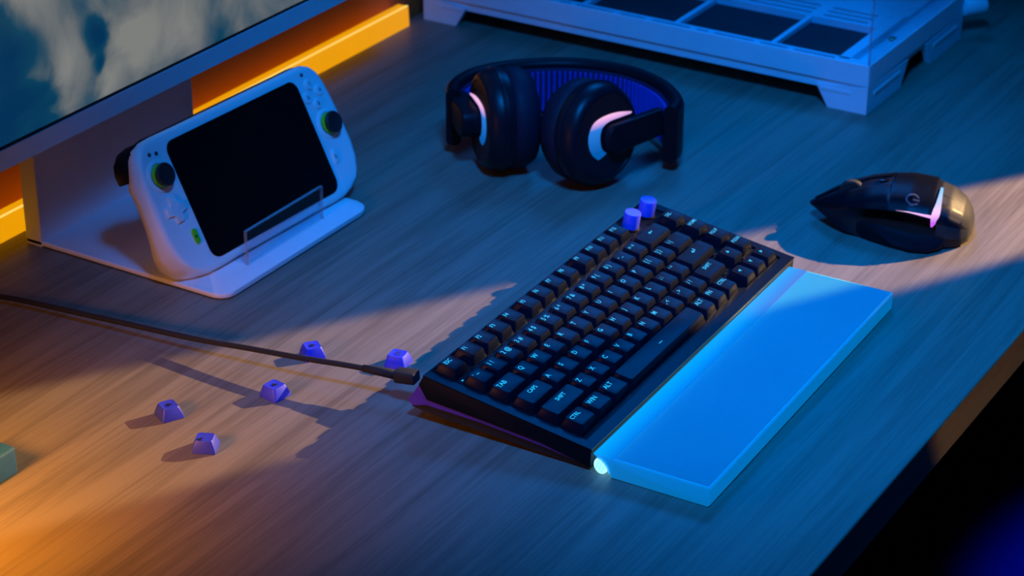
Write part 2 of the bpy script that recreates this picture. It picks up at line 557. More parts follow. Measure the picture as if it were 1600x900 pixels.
# ================================================================== handheld console
c0 = Vector((0.1686, 0.2886, 0.0594))
cy, ct = R(-2.3), R(26.9)
ca = Vector((math.cos(cy), math.sin(cy), 0))
cb = Vector((-math.sin(cy), math.cos(cy), 0)) * math.sin(ct) + Vector((0, 0, math.cos(ct)))
cn = ca.cross(cb)
CM = Matrix(((ca.x, cb.x, cn.x), (ca.y, cb.y, cn.y), (ca.z, cb.z, cn.z)))
con = thing('handheld_console', 'white handheld game console with black screen and green accents, leaning upright on the stand plate', 'game console')
con.location = c0
con.rotation_euler = CM.to_euler()
K = 1.012
half = [(0, 55), (30, 55), (60, 55), (85, 55.2), (95, 54.5), (102, 51.5), (107, 46), (110, 38), (112, 26), (113, 12), (114, -4), (114.5, -18), (113, -30), (109, -40), (103, -47.5), (94, -52.5), (84, -55), (70, -55), (50, -54.5), (25, -54.5)]
outline = half + [(0, -54.5)] + [(-x, y) for x, y in half[:0:-1]]
outline = [(x / 1000 * K, y / 1000 * K) for x, y in outline]
def smooth(a, b, x):
    t = max(0, min(1, (x - a) / (b - a))); return t * t * (3 - 2 * t)
def onrm(i):
    a = Vector(outline[i - 1]); b = Vector(outline[(i + 1) % len(outline)])
    d = (b - a).normalized(); return Vector((-d.y, d.x))
def ring(inset, hf):
    out = []
    for i, (x, y) in enumerate(outline):
        n = onrm(i); p = Vector((x, y)) - n * inset * (-1 if False else 1)
        out.append((p.x, p.y, hf(x, y)))
    return out
# outline runs clockwise, so the left-hand normal points outward
BULGE = [(-.060, .95), (-.045, .90), (-.032, .70), (-.015, .36), (.005, .28), (.028, .42), (.040, .15), (.060, .05)]
def bulge(x, y):
    v = BULGE[0][1]
    for (a, p), (b_, q) in zip(BULGE, BULGE[1:]):
        if a <= y <= b_:
            v = p + (q - p) * (y - a) / (b_ - a)
    return smooth(.072, .100, abs(x)) * v
def back(x, y): return -(0.0165 + 0.024 * bulge(x, y))
def ringb(out_, frac, extra=0):
    pts = []
    for i, (x, y) in enumerate(outline):
        n = onrm(i)
        o_ = out_ + extra * bulge(x, y)
        p = Vector((x, y)) + n * o_
        pts.append((p.x, p.y, frac * back(x, y)))
    return pts
rings = [ringb(-.0055, 0), ringb(-.0030, 0.0), ringb(-.0008, .05), ringb(.0005, .16), ringb(.0010, .32, .0035), ringb(.0002, .55, .004), ringb(-.0025, .78, .002), ringb(-.008, .95, -.002), ringb(-.016, 1.0, -.004)]
zmin = 0.0058
def clampz(p):
    w = c0 + CM @ Vector(p)
    if w.z < zmin:
        w.z = zmin
        return CM.transposed() @ (w - c0)
    return Vector(p)
rings = [[clampz(p) for p in r] for r in rings]
bm = bmesh.new(); loft(bm, rings, True, True, True)
obj('shell', bm, M['white'], con, auto=40)
# dark rear edge and shoulder buttons along the top
bm = bmesh.new(); box(bm, -.070, .070, .050, .0572, -.017, -.0065, .002)
obj('vent_strip', bm, M['black'], con)
for s in (-1, 1):
    bm = bmesh.new()
    pts = [(s * x, y) for x, y in ((.066, .050), (.066, .0572), (.088, .0576), (.099, .0556), (.1060, .0505), (.098, .046))]
    prism(bm, pts, -.0145, -.0065, 'Z', .0015)
    obj('bumper', bm, M['black'], con, auto=35)
    bm = bmesh.new()
    pts = [(s * x, y) for x, y in ((.078, .045), (.078, .0550), (.092, .0555), (.1020, .0535), (.1095, .0470), (.1125, .0390), (.1120, .0310), (.104, .0300), (.096, .042))]
    prism(bm, pts, -.0300, -.0120, 'Z', .003)
    obj('trigger', bm, M['black'], con, auto=35)
    # seam between front shell and grip
bm = bmesh.new(); prism(bm, rrect(.158, .097, .0085), 0.0, .0009, 'Z', .0003)
obj('screen', bm, M['gloss'], con)
for nm, (x, y) in (('l', (-.0955, .0275)), ('r', (.0965, .0040))):
    mx = Matrix.Translation((x, y, 0))
    bm = bmesh.new(); lathe(bm, [(.0128, -.001), (.0128, .0006), (.0118, .0012), (.0098, .0012), (.0095, -.001)], 32, mx)
    st = obj('stick_well', bm, M['white'], con, auto=35)
    bm = bmesh.new(); lathe(bm, [(.0078, -.001), (.0088, .0008), (.0091, .0024), (.0086, .0034), (.0070, .0036)], 32, mx)
    tag(obj('stick_ring', bm, M['green'], con, auto=35), 'lime green ring under the black stick')
    bm = bmesh.new(); lathe(bm, [(.0060, .0030), (.0064, .0050), (.0088, .0058), (.0092, .0074), (.0082, .0086), (.0055, .0082), (.001, .0078)], 32, mx)
    obj('stick_cap', bm, M['matte'], con, auto=35)
for x, y, g in ((.0925, .0395, 'Y'), (.1012, .0320, 'A'), (.0850, .0300, 'X'), (.0940, .0222, 'B')):
    bm = bmesh.new(); lathe(bm, [(.0046, -.0005), (.0046, .0010), (.0041, .0016), (.001, .0018)], 20, Matrix.Translation((x, y, 0)))
    bt = obj('face_button', bm, M['white'], con, auto=35)
    o = bpy.data.objects.new('button_letter', text_mesh(g, .0045)); COL.objects.link(o); o.parent = bt
    o.location = (x - .0014, y, .0019)
    if not o.data.materials: o.data.materials.append(M['greyink'])
bm = bmesh.new()
w, l = .0034, .0105
prism(bm, [(-w, -l), (w, -l), (w, -w), (l, -w), (l, w), (w, w), (w, l), (-w, l), (-w, w), (-l, w), (-l, -w), (-w, -w)], -.0005, .0020, 'Z', .0006, mx=Matrix.Translation((-.0945, -.0005, 0)))
obj('direction_pad', bm, M['white'], con, auto=35)
bm = bmesh.new(); prism(bm, rrect(.0055, .0125, .0027), -.0005, .0012, 'Z', .0004, mx=Matrix.Translation((-.0868, -.0258, 0)))
gb = tag(obj('green_button', bm, M['green'], con, auto=35), 'lime green pill-shaped button')
bm = bmesh.new(); prism(bm, [(-.0012, -.0012), (.0014, 0), (-.0012, .0012)], .0012, .00135, 'Z', mx=Matrix.Translation((-.0868, -.0258, 0)))
obj('button_mark', bm, M['ink'], gb)
bm = bmesh.new(); prism(bm, rrect(.0048, .0115, .0023), -.0005, .0012, 'Z', .0004, mx=Matrix.Translation((.0885, -.0228, 0)))
ob = obj('menu_button', bm, M['white'], con, auto=35)
bm = bmesh.new()
for k in (-1, 0, 1):
    box(bm, .0873, .0897, -.0228 + k * .0012 - .0003, -.0228 + k * .0012 + .0003, .0012, .00135)
obj('button_mark', bm, M['greyink'], ob)
for x, y in ((-.0968, .0452), (-.0898, .0440), (.0892, .0490)):
    bm = bmesh.new(); lathe(bm, [(.0016, -.0005), (.0016, .0006), (.0005, .0008)], 14, Matrix.Translation((x, y, 0)))
    obj('small_button', bm, M['greyink'], con)

# ================================================================== keyboard
U = 0.01905
PSI, AL = R(1.4928), R(8.5067)
kb = thing('keyboard', 'compact black keyboard with glowing cyan legends, two violet knobs and a violet underside', 'keyboard', (0, 0, 0), PSI)
sA, cA = math.sin(AL), math.cos(AL)
def kp(u, v, h):
    return Vector((u * U, v * U * cA - h * sA, 0.04 + v * U * sA + h * cA))
TILT = Matrix.Rotation(AL, 4, 'X')
def kmx(u, v, h=0):
    return Matrix.Translation(kp(u, v, h)) @ TILT
CU0, CU1 = -0.45, 16.95
X0, X1 = CU0 * U, CU1 * U
V0, V1 = 0.65, -6.25
bm = bmesh.new()
tb = kp(0, V0, -.007); tf = kp(0, V1, -.007)
prism(bm, [(tb.y, tb.z), (.0170, .0280), (.0108, .0174), (-.0324, .0145), (-.0786, .0104), (-.1160, .0020), (-.1166, tf.z - .001), (tf.y + .0012, tf.z)], X0, X1, 'X', 0.0008)
# sink the key field: cut by lowering an inset of the top is not needed, the plate lies just above
obj('case', bm, M['black'], kb, auto=30)
bm = bmesh.new()
prism(bm, [(.0168, .0275), (.0255, .0135), (.0225, .0100), (.0110, .0135), (-.0324, .0122), (-.0786, .0082), (-.108, .004), (-.108, .0062), (-.0786, .0108), (-.0324, .0150), (.0100, .0178)], X0 + .0003, X1 - .0003, 'X')
tag(obj('underside', bm, M['purple'], kb), 'violet wedge-shaped underside')
bm = bmesh.new()
prism(bm, [(.0235, .0125), (.0228, .0088), (.006, .0066), (-.060, .0032), (-.112, .0004), (-.115, .0004), (-.115, .006), (-.030, .0126), (.010, .0140)], X0 + .0012, X1 - .0012, 'X')
obj('base', bm, M['matte'], kb)
for x in (.03, .29):
    for y0, y1, zt in ((.0, .014, .009), (-.112, -.102, .003)):
        bm = bmesh.new(); box(bm, x - .012, x + .012, y0, y1, 0.0, zt, .0008)
        obj('foot', bm, M['rubber'], kb)
# raised rim round the key field
bm = bmesh.new()
for u0, u1, v0, v1 in ((CU0, CU1, V0, .60), (CU0, CU1, -5.83, V1), (CU0, -.06, .60, -5.83), (16.55, CU1, .60, -5.83)):
    vs = box(bm, u0 * U, u1 * U, v1 * U, v0 * U, -.0072, -.0058, 0, mx=Matrix.Translation((0, 0, .04)) @ TILT)
obj('rim', bm, M['cap'], kb)

def keycap_mesh(w, d=1.0, name='keycap'):
    """sculpted cap: tapered skirt, dished top; w and d in key units"""
    b = bmesh.new()
    bw, bd = w * U - .0010, d * U - .0010
    tw, td = bw - .0052, bd - .0046
    lv = [(bw, bd, -.0088, .0008), (bw - .0006, bd - .0005, -.0066, .0010), (tw + .0010, td + .0010, -.0010, .0016), (tw, td, -.0001, .0020)]
    rings = [[(x, y + (0.0004 if z > -.005 else 0), z) for x, y in rrect(a, c, r, 3)] for a, c, z, r in lv]
    V = loft(b, rings, True, True, False)
    inner = [b.verts.new((x, y + .0004, -.0004)) for x, y in rrect(tw * .72, td * .78, .002, 3)]
    n = len(inner)
    for j in range(n):
        b.faces.new([V[-1][j], V[-1][(j + 1) % n], inner[(j + 1) % n], inner[j]])
    b.faces.new(inner)
    bmesh.ops.recalc_face_normals(b, faces=b.faces)
    me = bpy.data.meshes.new(name)
    b.to_mesh(me); b.free()
    for p in me.polygons: p.use_smooth = True
    me.set_sharp_from_angle(angle=R(38))
    return me
capmesh = {}
def shape_mesh(polys, name='legend'):
    b = bmesh.new()
    for poly in polys:
        b.faces.new([b.verts.new((x, y, 0)) for x, y in poly])
    me = bpy.data.meshes.new(name); b.to_mesh(me); b.free()
    return me
tri = lambda a, s=.0019: [(s * math.cos(R(a + k)), s * math.sin(R(a + k))) for k in (0, 125, 235)]
SHAPES = {
    '<': shape_mesh([tri(180)]), '>': shape_mesh([tri(0)]), '^': shape_mesh([tri(90)]), 'v': shape_mesh([tri(270)]),
    'BKSP': shape_mesh([[(-.0026, 0), (-.0006, .0014), (-.0006, .0004), (.0028, .0004), (.0028, -.0004), (-.0006, -.0004), (-.0006, -.0014)]]),
    'ENT': shape_mesh([[(-.0028, -.0004), (-.0006, .0012), (-.0006, 0), (.0020, 0), (.0020, .0022), (.0029, .0022), (.0029, -.0008), (-.0006, -.0008), (-.0006, -.0020)]]),
    'SPC': shape_mesh([[(-.0024, -.0003), (.0024, -.0003), (.0024, .0003), (-.0024, .0003)]]),
}
for me in SHAPES.values(): me.materials.append(M['legend'])
def key(u, v, w, leg, size=.0046):
    k_ = round(w, 3)
    if k_ not in capmesh:
        capmesh[k_] = keycap_mesh(w); capmesh[k_].materials.append(M['cap'])
    o = bpy.data.objects.new('keycap', capmesh[k_]); COL.objects.link(o); o.parent = kb
    o.matrix_local = kmx(u, v)
    if not leg: return
    if leg in SHAPES:
        l = bpy.data.objects.new('legend', SHAPES[leg])
        x = 0 if leg in ('BKSP', 'ENT', 'SPC') else -.0012
        y = .0022 if leg != 'SPC' else 0
    else:
        me = text_mesh(leg, size)
        if not me.materials: me.materials.append(M['legend'])
        l = bpy.data.objects.new('legend', me)
        x = -w * U / 2 + .0040; y = .0030
        if w > 1.6: x = -.0045
    COL.objects.link(l); l.parent = o
    l.location = (x, y, .00012)
OFFU, OFFV = .08, -.155
def row(v, u, items):
    for it in items:
        leg, w = it if isinstance(it, tuple) else (it, 1)
        key(u + w / 2 + OFFU, v + OFFV, w, leg, .0046 if len(leg) > 3 else .0054)
        u += w
VF = .22
key(.5 + OFFU, VF + OFFV, 1, 'ESC')
for i in range(12):
    key(1.75 + i + .25 * (i // 4) + OFFU, VF + OFFV, 1, 'F%d' % (i + 1))
row(-1, 0, ['` ~', '1 !', '2 @', '3 #', '4 $', '5 %', '6 ^', '7 &', '8 *', '9 (', '0 )', '- _', '= +', ('BKSP', 2)])
row(-2, 0, [('TAB', 1.5)] + list('QWERTYUIOP') + ['[ {', '] }', ('\\ |', 1.5)])
row(-3, 0, [('CAPS', 1.75)] + list('ASDFGHJKL') + ['; :', "' \"", ('ENT', 2.25)])
row(-4, 0, [('SHIFT', 2.25)] + list('ZXCVBNM') + [', <', '. >', '/ ?', ('SHIFT', 1.75)])
row(-4.97, 0, [('CTRL', 1.25), ('WIN', 1.25), ('ALT', 1.25), ('SPC', 6.25), 'ALT', 'FN', 'CTRL'])
for v, t in ((-.93, 'DEL'), (-1.97, 'HOME'), (-2.98, 'PGUP'), (-3.96, 'PGDN')):
    key(16.03, v + OFFV, 1, t, .0042)
for u, v, t in ((14.95, -4.22, '^'), (13.95, -5.24, '<'), (14.95, -5.24, 'v'), (15.95, -5.24, '>')):
    key(u, v - .03, 1, t)
for u in (14.47, 15.87):
    bm = bmesh.new()
    lathe(bm, [(.0066, -.0072), (.0066, .0062), (.0062, .0068), (.0055, .0069), (.001, .0067)], 36, kmx(u, 0.02))
    kn = tag(obj('knob', bm, M['knob'], kb, auto=35), 'violet round knob')
    bm = bmesh.new(); lathe(bm, [(.0076, -.0075), (.0076, -.0060), (.0070, -.0056), (.0066, -.0056)], 36, kmx(u, 0.02))
    obj('collar', bm, M['black'], kn, auto=35)
# small lamps beside the escape column
for u, v in ((.30, -.56), (1.02, -1.75)):
    bm = bmesh.new(); box(bm, -.0008, .0008, -.0005, .0005, 0, .0004, mx=kmx(u, v, -.0072))
    obj('status_lamp', bm, M['legend'], kb)
# acrylic light bar along the front
bm = bmesh.new()
rings = []
for x in (X0 - .0004, X1 - .012):
    rings.append([(x, -.1240 + .0052 * math.cos(2 * PI * k / 20), .0068 + .0060 * math.sin(2 * PI * k / 20)) for k in range(20)])
loft(bm, rings)
lb = tag(obj('light_bar', bm, M['bar'], kb, auto=40), 'glowing white-blue light bar')
bm = bmesh.new()
for k in (-1, 0, 1):
    box(bm, X0 - .0010, X0 - .0003, -.0006, .0006, -.0050, .0050, mx=Matrix.Translation((0, -.1240 + k * .0024, .0068)) @ Matrix.Rotation(R(20), 4, 'X'))
obj('facet', bm, M['edge'], lb)

# ================================================================== wrist rest
wr = thing('wrist_rest', 'frosted acrylic wrist rest glowing blue along the front of the keyboard', 'wrist rest', (0, 0, 0), PSI)
prof = [(-.1187, .0150)]
for i in range(7):
    a = R(90 * i / 6); prof.append((-.1187 - .0128 * math.sin(a), .0005 + .0138 * math.cos(a)))
prof += [(-.2020, .0002), (-.2034, .0016), (-.2034, .0135), (-.2024, .0148)]
prof = [(-.1187, .0152)] + prof[1:]
bm = bmesh.new(); prism(bm, prof, -.0102, .3090, 'X', .0010)
body = obj('block', bm, M['rest'], wr, auto=30)
bm = bmesh.new(); prism(bm, [(-.0085, -.2015), (.3073, -.2015), (.3073, -.1340), (-.0085, -.1340)], .0146, .01535, 'Z', .0002)
obj('top_surface', bm, M['rest_pad'], wr)

bm = bmesh.new(); prism(bm, [(-.0098, -.1338), (.3086, -.1338), (.3086, -.1190), (-.0098, -.1190)], .0146, .01535, 'Z', .0002)  # added strip whose painted glow stands in for the bar's falloff
obj('bar_falloff_strip', bm, M['bar_falloff'], wr, auto=30)

# ================================================================== cable
pts = [(-.075, .560, .004), (-.050, .470, .005), (-.030, .383, .006), (-.020, .300, .0078), (-.013, .215, .0105), (-.0075, .160, .0140), (-.003, .118, .0163), (.003, .081, .0180), (.0066, .056, .0182)]
pts = [(-.62, .41, .0023), (-.30, .432, .0023), (-.10, .437, .0030), (-.052, .420, .0046)] + pts[2:]
bm = bmesh.new(); tube(bm, spline(pts, 8), .0021, 10)
cab = obj('usb_cable', bm, M['braid'], None, smooth=True)
tag(cab, 'black braided cable running from the left edge to the back of the keyboard', 'cable')
p0, p1 = Vector((.0045, .072, .0182)), Vector((.0066, .056, .0186))
d = (p1 - p0).normalized()
bm = bmesh.new(); tube(bm, [p0, p0 + d * .010, p0 + d * .027], lambda t: .0026 + .0010 * t, 12)
obj('strain_relief', bm, M['rubber'], cab, smooth=True)
ang = math.atan2(d.y, d.x)
bm = bmesh.new(); box(bm, 0, .0165, -.0054, .0054, -.0042, .0042, .0016, 3, Matrix.Translation(p0 + d * .0255) @ Matrix.Rotation(ang, 4, 'Z') @ Matrix.Rotation(R(-5), 4, 'Y'))
obj('plug', bm, M['rubber'], cab, auto=40)

# ================================================================== loose keycaps
loose = keycap_mesh(0.90, 0.90, 'loose_cap')
loose.materials.append(M['violet'])
def heart_v():
    return [[(-.0026, .0016), (-.0010, .0016), (0, .0003), (.0010, .0016), (.0026, .0016), (0, -.0027)]]
def tri_dark():
    return [[(-.0018, -.0020), (.0026, 0), (-.0018, .0020)]]
def ring_c():
    o_, i_ = [], []
    for k in range(15):
        a = R(40 + 280 * k / 14); o_.append((.0024 * math.cos(a), .0024 * math.sin(a))); i_.append((.0016 * math.cos(a), .0016 * math.sin(a)))
    return [[o_[k], o_[k + 1], i_[k + 1], i_[k]] for k in range(14)]
CAPS = [
    (-.0942, .1660, -27.5, heart_v, 'ink', 'loose violet keycap with a small down arrow, leftmost of the five on the desk', 180 + 27),
    (-.1152, .1175, 26.0, tri_dark, 'ink', 'loose violet keycap nearest the viewer, its small arrow near one corner', -30),
    (-.0335, .1210, -8.0, tri_dark, 'ink', 'loose violet keycap halfway along the cable shadow, its top in shade', -30),
    (.0270, .1325, -38.0, tri_dark, 'ink', 'loose violet keycap standing right behind the black cable', 0),
    (.0495, .0730, 10.0, ring_c, 'greyink', 'loose violet keycap beside the cable plug, with a pale round mark', -70),
]
for i, (x, y, rz, fn, ink, lab, mr) in enumerate(CAPS):
    t = thing('loose_keycap', lab, 'keycap', (x, y, 0), R(rz), 'loose violet keycaps')
    o = bpy.data.objects.new('cap', loose); COL.objects.link(o); o.parent = t; o.location = (0, 0, .0090)
    me = shape_mesh(fn(), 'legend'); me.materials.append(M[ink])
    l = bpy.data.objects.new('legend', me); COL.objects.link(l); l.parent = o
    l.location = (.0, -.0002, -.00030) if i != 1 else (-.0030, .0028, .0000)
    l.rotation_euler = (0, 0, R(mr))
    l.location.z = .00012

# ================================================================== teal block
bm = bmesh.new(); box(bm, -.262, -.2045, .2025, .2335, 0.0, .0205, .0022, 3)
tag(obj('eraser_block', bm, M['teal'], None, auto=40), 'teal rectangular block at the left edge of the desk', 'eraser')

# ================================================================== headset
HR = math.atan2(-.854, .52)
hs = thing('headset', 'black over-ear headset lying on the desk, violet ribbed headband lining, lit earcups', 'headset', (0, 0, 0), HR)
CW = .0410
def cup(name, cen, w, tilt_label):
    w = Vector(w).normalized()
    up = Vector((0, 0, 1))
    u = up.cross(w).normalized()
    v = w.cross(u).normalized()
    mx = Matrix(((u.x, v.x, w.x, cen[0]), (u.y, v.y, w.y, cen[1]), (u.z, v.z, w.z, cen[2]), (0, 0, 0, 1)))
    b = bmesh.new()
    lathe(b, [(.80, -.002), (.98, .000), (1.0, .004), (1.0, .010), (.965, .016), (.90, .0195), (.84, .0212), (.80, .0214), (.78, .0206), (.4, .0208), (.02, .0208)], 48, mx @ Matrix.Diagonal((CW, .0440, 1, 1)))
    sh = obj('earcup', b, M['satin'], hs, auto=40)
    b = bmesh.new()
    lathe(b, [(1.0, .0042), (1.025, .0050), (1.025, .0088), (1.0, .0096)], 48, mx @ Matrix.Diagonal((CW, .0440, 1, 1)))
    obj('trim_ring', b, M['satin'], sh, auto=40)
    b = bmesh.new()
    lathe(b, [(.45, -.008), (.60, -.020), (.74, -.0245), (.88, -.0225), (.985, -.0150), (1.0, -.0075), (.97, -.0005), (.8, .0005)], 48, mx @ Matrix.Diagonal((CW, .0440, 1, 1)))
    obj('ear_pad', b, M['leather'], hs, smooth=True)
    return sh, mx
GLOW = []
def glow_band(parent, mx, s):
    """curved light around the rounded end of the arm; s = +1 / -1 side the arm leaves to"""
    inner, outer = [], []
    path_i = [(.028, .0118), (.016, .0118), (.004, .0115), (-.004, .0085), (-.0075, .0025), (-.0080, -.004), (-.0065, -.010), (-.002, -.0145)]
    path_o = [(.030, .0135), (.014, .0170), (-.002, .0175), (-.0140, .0145), (-.0205, .0060), (-.0215, -.003), (-.0185, -.0115), (-.012, -.0180)]
    b = bmesh.new()
    N = 6
    pi = spline([(x, y, 0) for x, y in path_i], 4); po = spline([(x, y, 0) for x, y in path_o], 4)
    rows = []
    for a, c in zip(pi, po):
        rows.append([b.verts.new((s * (a.x + (c.x - a.x) * k / N), a.y + (c.y - a.y) * k / N, .0212 + .0008 * math.sin(PI * k / N))) for k in range(N + 1)])
    for i in range(len(rows) - 1):
        for k in range(N):
            b.faces.new([rows[i][k], rows[i][k + 1], rows[i + 1][k + 1], rows[i + 1][k]])
    o = obj('glow_band', b, M['cupglow'], parent, smooth=True)
    o.matrix_local = mx
    return o
M['cupglow'] = glow_mat('earcup_glow', (0.0, 0.10, 0.42), 1.0, (1.0, 0.55, 0.86), axis=1, lo=-.012, hi=.0170)
e = [n for n in M['cupglow'].node_tree.nodes if n.type == 'VALTORGB'][0].color_ramp
x_ = e.elements.new(.70); x_.color = (0.02, 0.20, 0.72, 1)
x_ = e.elements.new(.90); x_.color = (0.8, 0.42, 0.80, 1)
shR, mxR = cup('right', (.1090, .402, .0450), (.66, -.72, .12), '')
shL, mxL = cup('left', (.0370, .430, .0450), (-.955, -.28, .03), '')
glow_band(shR, mxR, 1)
glow_band(shL, mxL, -1)
# arms from the cup faces to the headband
for mx, s, ext, dep in ((mxR, 1, .060, .0085), (mxL, -1, .046, .016)):
    b = bmesh.new()
    pts = []
    for k in range(9):
        a = R(90 + 180 * k / 8); pts.append((.004 + .0095 * math.cos(a), -.003 + .0125 * math.sin(a)))
    pts += [(ext, -.0135), (ext, .0090)]
    prism(b, [(s * x, y) for x, y in pts], .0195, .0212 + dep, 'Z', .0022, 3, mx)
    obj('arm', b, M['black'], hs, auto=40)
plan = [(-.006, .455), (-.004, .480), (.014, .508), (.050, .526), (.100, .530), (.146, .512), (.174, .478), (.184, .440), (.178, .418)]
cl = spline([(x, y, 0) for x, y in plan], 10)
def strap(bm, path, off, th, z0, z1, rnd):
    rings = []
    for i, p in enumerate(path):
        dd = (path[min(i + 1, len(path) - 1)] - path[max(i - 1, 0)]).normalized()
        nn = Vector((dd.y, -dd.x, 0))     # towards the inside of the U
        rings.append([p + nn * (off + x) + Vector((0, 0, z)) for x, z in rrect(th, z1 - z0, rnd, 3, 0, (z0 + z1) / 2)])
    loft(bm, rings)
bm = bmesh.new(); strap(bm, cl, 0, .013, .009, .061, .0055)
obj('headband', bm, M['black'], hs, auto=45)
bm = bmesh.new(); strap(bm, cl[6:-6], .0066, .002, .014, .054, .0009)
ln = tag(obj('headband_lining', bm, M['liner_base'], hs, auto=45), 'violet ribbed headband lining')
# ribs of the lining
acc, last = 0, cl[6]
rib_pts = []
for i in range(7, len(cl) - 6):
    seg = (cl[i] - cl[i - 1]).length
    n_ = 6
    for k in range(n_):
        acc += seg / n_
        if acc > .0048:
            acc = 0
            p = cl[i - 1].lerp(cl[i], (k + 1) / n_)
            dd = (cl[i] - cl[i - 1]).normalized()
            rib_pts.append((p, dd))
for p, dd in rib_pts:
    nn = Vector((dd.y, -dd.x, 0))
    b = bmesh.new()
    c = p + nn * .0086
    mx = Matrix(((dd.x, nn.x, 0, c.x), (dd.y, nn.y, 0, c.y), (0, 0, 1, 0), (0, 0, 0, 1)))
    prism(b, [(-.0013, -.0012), (.0013, -.0012), (.0010, .0012), (0, .0018), (-.0010, .0012)], .0145, .0515, 'Z', 0, 2, mx)
    obj('rib', b, M['liner'], ln, auto=40)

# ================================================================== mouse
ms = thing('mouse', 'black angular gaming mouse with a pink and blue glowing chevron, in the warm beam', 'mouse', (.4500, -.1380, 0), R(106))
def lerp_tab(tab, s):
    for (a, *p), (b, *q) in zip(tab, tab[1:]):
        if s <= b:
            t = (s - a) / (b - a); t = max(0, min(1, t)); t = t * t * (3 - 2 * t) if False else t
            return [x + (y - x) * t for x, y in zip(p, q)]
    return list(tab[-1][1:])
# s, top z, half width, bottom z, shoulder z
TAB = [(-.0645, .0150, .0100, .0060, .0110), (-.062, .0220, .0190, .0035, .0140), (-.056, .0300, .0275, .0020, .0180), (-.046, .0365, .0330, .0012, .0225), (-.032, .0410, .0355, .0010, .0265), (-.015, .0425, .0350, .0010, .0290),
       (.002, .0412, .0325, .0010, .0290), (.020, .0372, .0300, .0010, .0270), (.036, .0305, .0262, .0030, .0238), (.048, .0245, .0205, .0085, .0200), (.058, .0190, .0120, .0120, .0165), (.0670, .0150, .0022, .0132, .0141)]
ST = []
for (a, *p), (b, *q) in zip(TAB, TAB[1:]):
    for k in range(3):
        ST.append(a + (b - a) * k / 3)
ST.append(TAB[-1][0])
def msec(s, th, off=0):
    """point of the mouse skin; th 0..1 runs from the lower left edge over the crest to the lower right"""
    top, hw, bot, sh = lerp_tab(TAB, s)
    thumb = smooth(-.05, -.03, s) * smooth(.045, .02, s)
    left = [(hw * .96, bot), (hw * (1 - .16 * thumb), bot + (sh - bot) * .35), (hw * (1 - .20 * thumb), bot + (sh - bot) * .65), (hw * 1.0, sh), (hw * .90, sh + (top - sh) * .40), (hw * .66, sh + (top - sh) * .72), (hw * .34, sh + (top - sh) * .93), (0, top)]
    right = [(hw * .34, sh + (top - sh) * .92), (hw * .66, sh + (top - sh) * .70), (hw * .90, sh + (top - sh) * .36), (hw * .98, sh - .002), (hw * .93, bot + (sh - bot) * .6), (hw * .92, bot + (sh - bot) * .3), (hw * .94, bot)]
    pts = [Vector((s, y, z)) for y, z in left] + [Vector((s, -y, z)) for y, z in right]
    x = th * (len(pts) - 1); i = min(int(x), len(pts) - 2); f = x - i
    p = pts[i].lerp(pts[i + 1], f)
    if off:
        dd = (pts[i + 1] - pts[i]).normalized(); n = Vector((0, dd.z, -dd.y))
        if n.dot(p - Vector((s, 0, bot + .3 * (top - bot)))) < 0: n = -n
        p = p + n * off
    return p
NT = 28
bm = bmesh.new()
loft(bm, [[msec(s, k / NT) for k in range(NT + 1)] for s in ST])
obj('body', bm, M['satin'], ms, auto=50)
def patch(name, s0, s1, t0, t1, off, m, parent=ms, ns=18, nt=8, edge=None):
    b = bmesh.new()
    rows = []
    for i in range(ns + 1):
        f = i / ns
        s_ = s0 + (s1 - s0) * f
        a0, a1 = (t0(f), t1(f)) if callable(t0) else (t0, t1)
        rows.append([b.verts.new(msec(s_, a0 + (a1 - a0) * k / nt, off)) for k in range(nt + 1)])
    for i in range(ns):
        for k in range(nt):
            b.faces.new([rows[i][k], rows[i][k + 1], rows[i + 1][k + 1], rows[i + 1][k]])
    r = bmesh.ops.solidify(b, geom=list(b.faces), thickness=.0008)
    return obj(name, b, m, parent, auto=50)
TL = 3 / 14
patch('left_button', .0015, .0640, TL, 6.2 / 14, .0011, M['satin'])
patch('right_button', .0015, .0640, 7.8 / 14, 11 / 14, .0011, M['satin'])
patch('palm_cover', -.0330, .0002, TL, 11 / 14, .0011, M['satin'])
patch('rear_cover', -.0636, -.0372, 1.2 / 14, 12.6 / 14, .0006, M['dome'])
patch('thumb_grip', -.035, .024, .06, .185, .0004, M['matte'])
for s0, s1 in ((-.012, .004), (.006, .020)):
    patch('side_button', s0, s1, .150, .200, .0016, M['black'], ns=6, nt=4)
# glowing chevron
M['mglow'] = glow_mat('mouse_glow', (0.55, 0.12, 0.85), 1.1, (0.18, 0.55, 1.0), axis=2, lo=.024, hi=.0405)
e = [n for n in M['mglow'].node_tree.nodes if n.type == 'VALTORGB'][0].color_ramp
x_ = e.elements.new(.45); x_.color = (0.95, 0.55, 0.90, 1)
def strip_patch(name, pts, m, off=.0018, parent=ms):
    """pts: (s, theta, half width along s)"""
    b = bmesh.new()
    P = spline([(s, t, w) for s, t, w in pts], 6)
    rows = [[b.verts.new(msec(p.x - p.z + 2 * p.z * k / 3, p.y, off)) for k in range(4)] for p in P]
    for i in range(len(rows) - 1):
        for k in range(3):
            b.faces.new([rows[i][k], rows[i][k + 1], rows[i + 1][k + 1], rows[i + 1][k]])
    bmesh.ops.solidify(b, geom=list(b.faces), thickness=.0006)
    return obj(name, b, m, parent, smooth=True)
gl = strip_patch('glow_strip', [(-.0335, .16, .0006), (-.0350, .215, .0022), (-.0362, .27, .0030), (-.0372, .34, .0022), (-.0375, .42, .0014), (-.0375, .48, .0010)], M['mglow'])
b = bmesh.new()
rows = []
